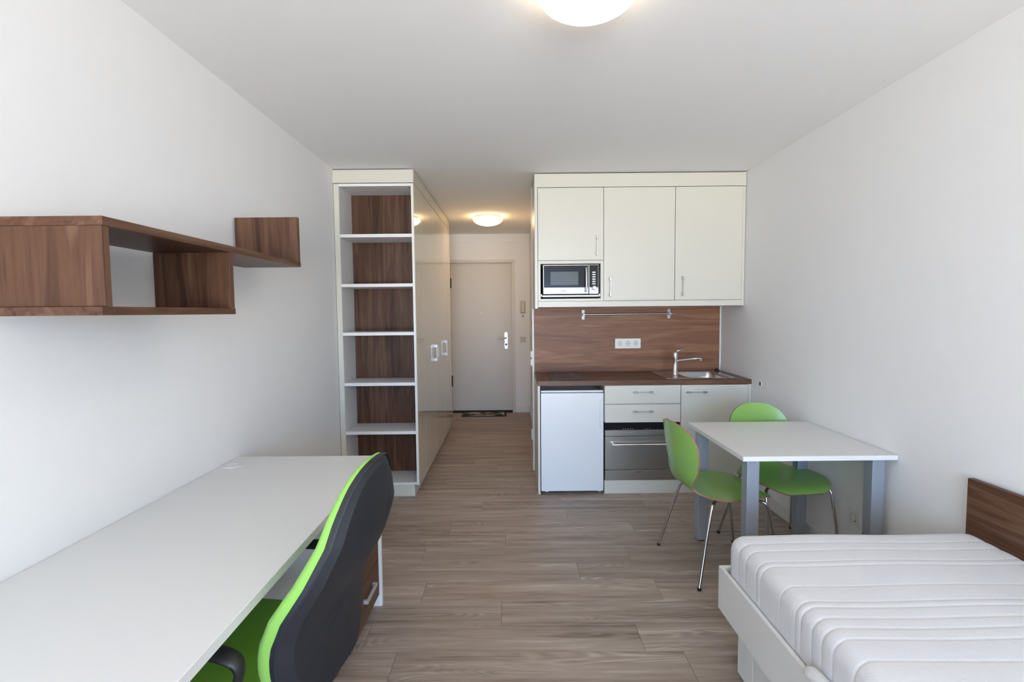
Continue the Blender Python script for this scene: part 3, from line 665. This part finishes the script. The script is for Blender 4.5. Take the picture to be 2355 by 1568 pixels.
for k in range(5):
    a = 2*PI*k/5 + .3; c, s = math.cos(a), math.sin(a)
    bm = bmesh.new(); tube(bm, [(0, 0, .115), (c*.15, s*.15, .10), (c*.29, s*.29, .075)], [.034, .026, .018], 10, flat=.6); ar = O('base_arm', bm, BLACK, oc, smooth=True, local=True)
    bm = bmesh.new()
    for e in (-.014, .014):
        cx_, cy_ = c*.295 - s*e, s*.295 + c*e
        tube(bm, [(cx_ + s*.009, cy_ - c*.009, .026), (cx_ - s*.009, cy_ + c*.009, .026)], .026, 18)
    tube(bm, [(c*.29, s*.29, .03), (c*.285, s*.285, .078)], .010, 8); O('castor', bm, BLACK, ar, smooth=True, local=True)

# ---------------------------------------------------------------- dining table
TX0, TX1, TY0, TY1, TZ = 1.1262, 1.8845, 2.381, 3.139, .738
t = thing('dining_table', 'small square white dining table with grey legs against the right wall', 'table', ((TX0+TX1)/2, (TY0+TY1)/2, 0))
O('tabletop', B(TX0, TX1, TY0, TY1, TZ-.024, TZ, bev=.0015), WHITE, t)
for x0 in (1.162, 1.784):
    for y0 in (2.412, 3.045):
        lg = O('leg', B(x0, x0+.062, y0, y0+.062, .006, TZ-.030, bev=.004, seg=2), LEGM, t)
        O('foot_pad', B(x0+.004, x0+.058, y0+.004, y0+.058, 0, .006), BLACK, lg)
        O('mounting_plate', B(x0-.004, x0+.066, y0-.004, y0+.066, TZ-.0295, TZ-.0245), BLACK, lg)

# ---------------------------------------------------------------- dining chairs
PR = [(.222, .418), (.205, .433), (.17, .445), (.10, .451), (.03, .449), (-.04, .446), (-.10, .446), (-.150, .451), (-.190, .463), (-.218, .483), (-.238, .512), (-.254, .552), (-.266, .60), (-.276, .65), (-.284, .70), (-.290, .75), (-.296, .795), (-.300, .825), (-.303, .842)]
WD = [.10, .155, .188, .218, .234, .236, .220, .178, .138, .122, .134, .163, .183, .197, .200, .188, .155, .108, .045]
def interp(arr, t_):
    i = min(int(t_), len(arr)-2); f = t_ - i
    p0, p1, p2, p3 = arr[max(i-1, 0)], arr[i], arr[i+1], arr[min(i+2, len(arr)-1)]
    cr = lambda a, b, c, d_: b + .5*f*(c - a + f*(2*a - 5*b + 4*c - d_ + f*(3*(b - c) + d_ - a)))
    return tuple(cr(*q) for q in zip(p0, p1, p2, p3)) if isinstance(p0, tuple) else cr(p0, p1, p2, p3)
def make_chair(loc, rz, label):
    t = thing('dining_chair', label, 'chair', loc, rz, group='green shell dining chairs')
    NU, NV, TH = 76, 20, .010
    bm = bmesh.new(); top, bot = [], []
    P = []
    for i in range(NU+1):
        s = i / NU * (len(PR)-1); (f, z), w_ = interp(PR, s), max(interp(WD, s), .002)
        (f2, z2), (f1, z1) = interp(PR, min(s+.01, len(PR)-1.001)), interp(PR, max(s-.01, 0))
        tg = Vector((f2-f1, 0, z2-z1)).normalized(); nrm = Vector((tg.z, 0, -tg.x))
        if nrm.z < 0 and s < 7: nrm = -nrm
        if s >= 7 and nrm.x < 0: nrm = -nrm
        back = max(0, min(1, (s - 8.5) / 3)); seat_ = 1 - max(0, min(1, (s-6)/3))
        P.append((f, z, w_, nrm, back, seat_, s))
    for f, z, w_, nrm, back, seat_, s in P:
        rt_, rb = [], []
        for j in range(NV+1):
            v = -1 + 2*j/NV; y = v * w_
            off = back * .050 * (y/.2)**2 + seat_ * .008 * (y/.23)**2
            p = Vector((f, y, z)) + nrm * off
            rt_.append(bm.verts.new(p + nrm * TH/2)); rb.append(bm.verts.new(p - nrm * TH/2))
        top.append(rt_); bot.append(rb)
    for i in range(NU):
        for j in range(NV):
            bm.faces.new((top[i][j], top[i+1][j], top[i+1][j+1], top[i][j+1])).material_index = 0
            bm.faces.new((bot[i][j], bot[i][j+1], bot[i+1][j+1], bot[i+1][j])).material_index = 0
        for a, b in ((0, 0), (NV, NV)): bm.faces.new((top[i][a], bot[i][a], bot[i+1][a], top[i+1][a])).material_index = 1
    for i in (0, NU):
        for j in range(NV): bm.faces.new((top[i][j], top[i][j+1], bot[i][j+1], bot[i][j])).material_index = 1
    O('shell', bm, [GREENP, EDGEW], t, smooth='ang', local=True)
    bm = bmesh.new(); slab(bm, rrect(-.09, .11, -.10, .10, .03, 4), .426, .4385); O('mounting_plate', bm, BLACK, t, local=True)
    for fr, sd in ((1, 1), (1, -1), (-1, 1), (-1, -1)):
        if fr > 0: pts = [(.03, sd*.06, .424), (.12, sd*.165, .424), (.150, sd*.195, .420), (.163, sd*.200, .395), (.19, sd*.208, .25), (.222, sd*.218, .008)]
        else: pts = [(-.02, sd*.06, .424), (-.115, sd*.155, .424), (-.140, sd*.178, .420), (-.150, sd*.186, .395), (-.19, sd*.212, .25), (-.250, sd*.253, .008)]
        sp = smoothpath(pts[:4], 2) + [Vector(p) for p in pts[4:]]
        bm = bmesh.new(); tube(bm, sp, .0085, 12); lg = O('leg', bm, CHRLEG, t, smooth=True, local=True)
        e = Vector(pts[-1]); bm = bmesh.new(); lathe(bm, [(0, 0), (.0095, 0), (.0105, .004), (.0100, .016), (0, .016)], e.x, e.y, 14); O('foot_cap', bm, BLACK, lg, smooth=True, local=True)
    return t
make_chair((1.18, 2.775, 0), math.radians(7), 'green dining chair with its back to the dishwasher, left of the table')
make_chair((1.618, 2.935, 0), math.radians(-84), 'green dining chair behind the table against the sink cabinet')

# ---------------------------------------------------------------- bed
t = thing('bed', 'white low bed frame with drawers under the mattress', 'bed', (1.36, .95, 0))
BX0, BY0, BY1 = .848, -.10, 1.990
O('side_rail', B(BX0, BX0+.015, BY0, BY1, .222, .402), BED, t)
O('end_rail', B(BX0+.0155, 1.850, BY1-.020, BY1, .222, .402), BED, t)
O('end_rail', B(BX0+.0155, 1.850, BY0, BY0+.020, .222, .402), BED, t)
O('slat_base', B(BX0+.016, 1.850, BY0+.021, BY1-.021, .30, .335), BED, t)
O('support_rail', B(BX0+.0155, BX0+.019, BY0+.021, BY1-.021, .335, .385), BED, t)
O('base_box', boxes([(BX0+.055, 1.84, BY0+.03, 1.90, 0, .221)]), BED, t)
for y0, y1 in ((1.795-.02, 1.897), (1.11, 1.7725), (.45, 1.1075), (-.05, .4475)):
    O('drawer_front', B(BX0+.042, BX0+.054, y0, y1, .012, .219), BED, t)
tag(O('wall_board', B(1.852, 1.876, -.35, 1.978, .20, .764), walnut('walnut_bed_board', 'y', .78)), 'walnut backrest board on the right wall along the bed', 'board')
# mattress
MX0, MX1, MY0, MY1, MZ0, MZ1 = .868, 1.848, -.06, 1.964, .340, .556
gro = [1.925, 1.859, 1.800, 1.722, 1.690, 1.563, 1.477, 1.447, 1.393, 1.346, 1.298, 1.214, 1.130, 1.100, 1.02, .95]
random.seed(3); g = .90
while g > MY0 + .03:
    gro.append(g); g -= random.choice([.035, .06, .085, .10])
bm = bmesh.new(); pr = None; r_ = .052; NY = 520
ysn = sorted({round(MY0 + (MY1-MY0)*i/NY, 5) for i in range(NY+1)} | {round(MY1 - .0004*i*i, 5) for i in range(10)} | {round(MY0 + .0004*i*i, 5) for i in range(10)})
def sect(ins, x0, x1, z0, z1, r, n=7, nt_=26):
    out = []
    x0 += ins; x1 -= ins; z0 += ins*.6; z1 -= ins
    for i in range(n+1): a = PI + (PI/2)*i/n; out.append((x0+r+r*math.cos(a), z0+r*.6+r*.6*math.sin(a), 0))
    for i in range(n+1): a = 1.5*PI + (PI/2)*i/n; out.append((x1-r+r*math.cos(a), z0+r*.6+r*.6*math.sin(a), 0))
    for i in range(n+1): a = (PI/2)*i/n; out.append((x1-r+r*math.cos(a), z1-r+r*math.sin(a), 1))
    for i in range(1, nt_): out.append((x1-r-(x1-x0-2*r)*i/nt_, z1, 1))
    for i in range(n+1): a = PI/2 + (PI/2)*i/n; out.append((x0+r+r*math.cos(a), z1-r+r*math.sin(a), 1))
    for i in range(1, 8): out.append((x0, z1-r-(z1-z0-r-r*.6)*i/8, .8))
    return out
for y in ysn:
    de = min(y-MY0, MY1-y); ins = r_ - math.sqrt(max(0, r_*r_ - max(0, r_-de)**2)) if de < r_ else 0
    gd = sum(math.exp(-((y-g_)/.0032)**2) for g_ in gro) 
    lo = [g_ for g_ in gro if g_ <= y]; hi = [g_ for g_ in gro if g_ > y]
    a = max(lo) if lo else MY0; b = min(hi) if hi else MY1
    puff = .0010 * math.sin(PI * (y-a)/(b-a)) if b > a else 0
    ring = []
    for x, z, tp in sect(ins, MX0, MX1, MZ0, MZ1, .050):
        cx_ = (MX0+MX1)/2; dirv = Vector((x-cx_, 0, z-.45)); 
        k_ = (puff - .0014*gd) * tp
        wob = .0025 * math.sin(x*9 + y*5) * tp
        if tp == 1: nx_ = -1 if x < MX0+.03 else (1 if x > MX1-.03 else 0)
        else: nx_ = -1 if x < cx_ else 1
        nz_ = 1 if z > MZ1-.045 else 0
        ring.append(bm.verts.new((x + nx_*k_, y, z + nz_*k_ + wob)))
    if pr:
        for k in range(len(ring)): bm.faces.new((pr[k], pr[(k+1) % len(ring)], ring[(k+1) % len(ring)], ring[k]))
    else: bm.faces.new(ring)
    pr = ring
bm.faces.new(pr); tag(O('mattress', bm, FABRIC, None, smooth='all'), 'white quilted mattress lying on the bed frame', 'mattress')
# folded cloth squeezed over the rail
bm = bmesh.new(); tube(bm, smoothpath([(.847, 1.365, .412), (.846, 1.335, .424), (.846, 1.26, .426), (.846, 1.16, .426), (.846, 1.08, .424)], 2), [.008, .015, .019, .0205, .021, .021, .021, .021, .021, .021, .021, .021, .020, .019, .017, .012, .008], 16)
tag(O('folded_cloth', bm, FABRIC, smooth='all'), 'small white rolled cloth on the bed rail at the lower picture edge', 'cloth')
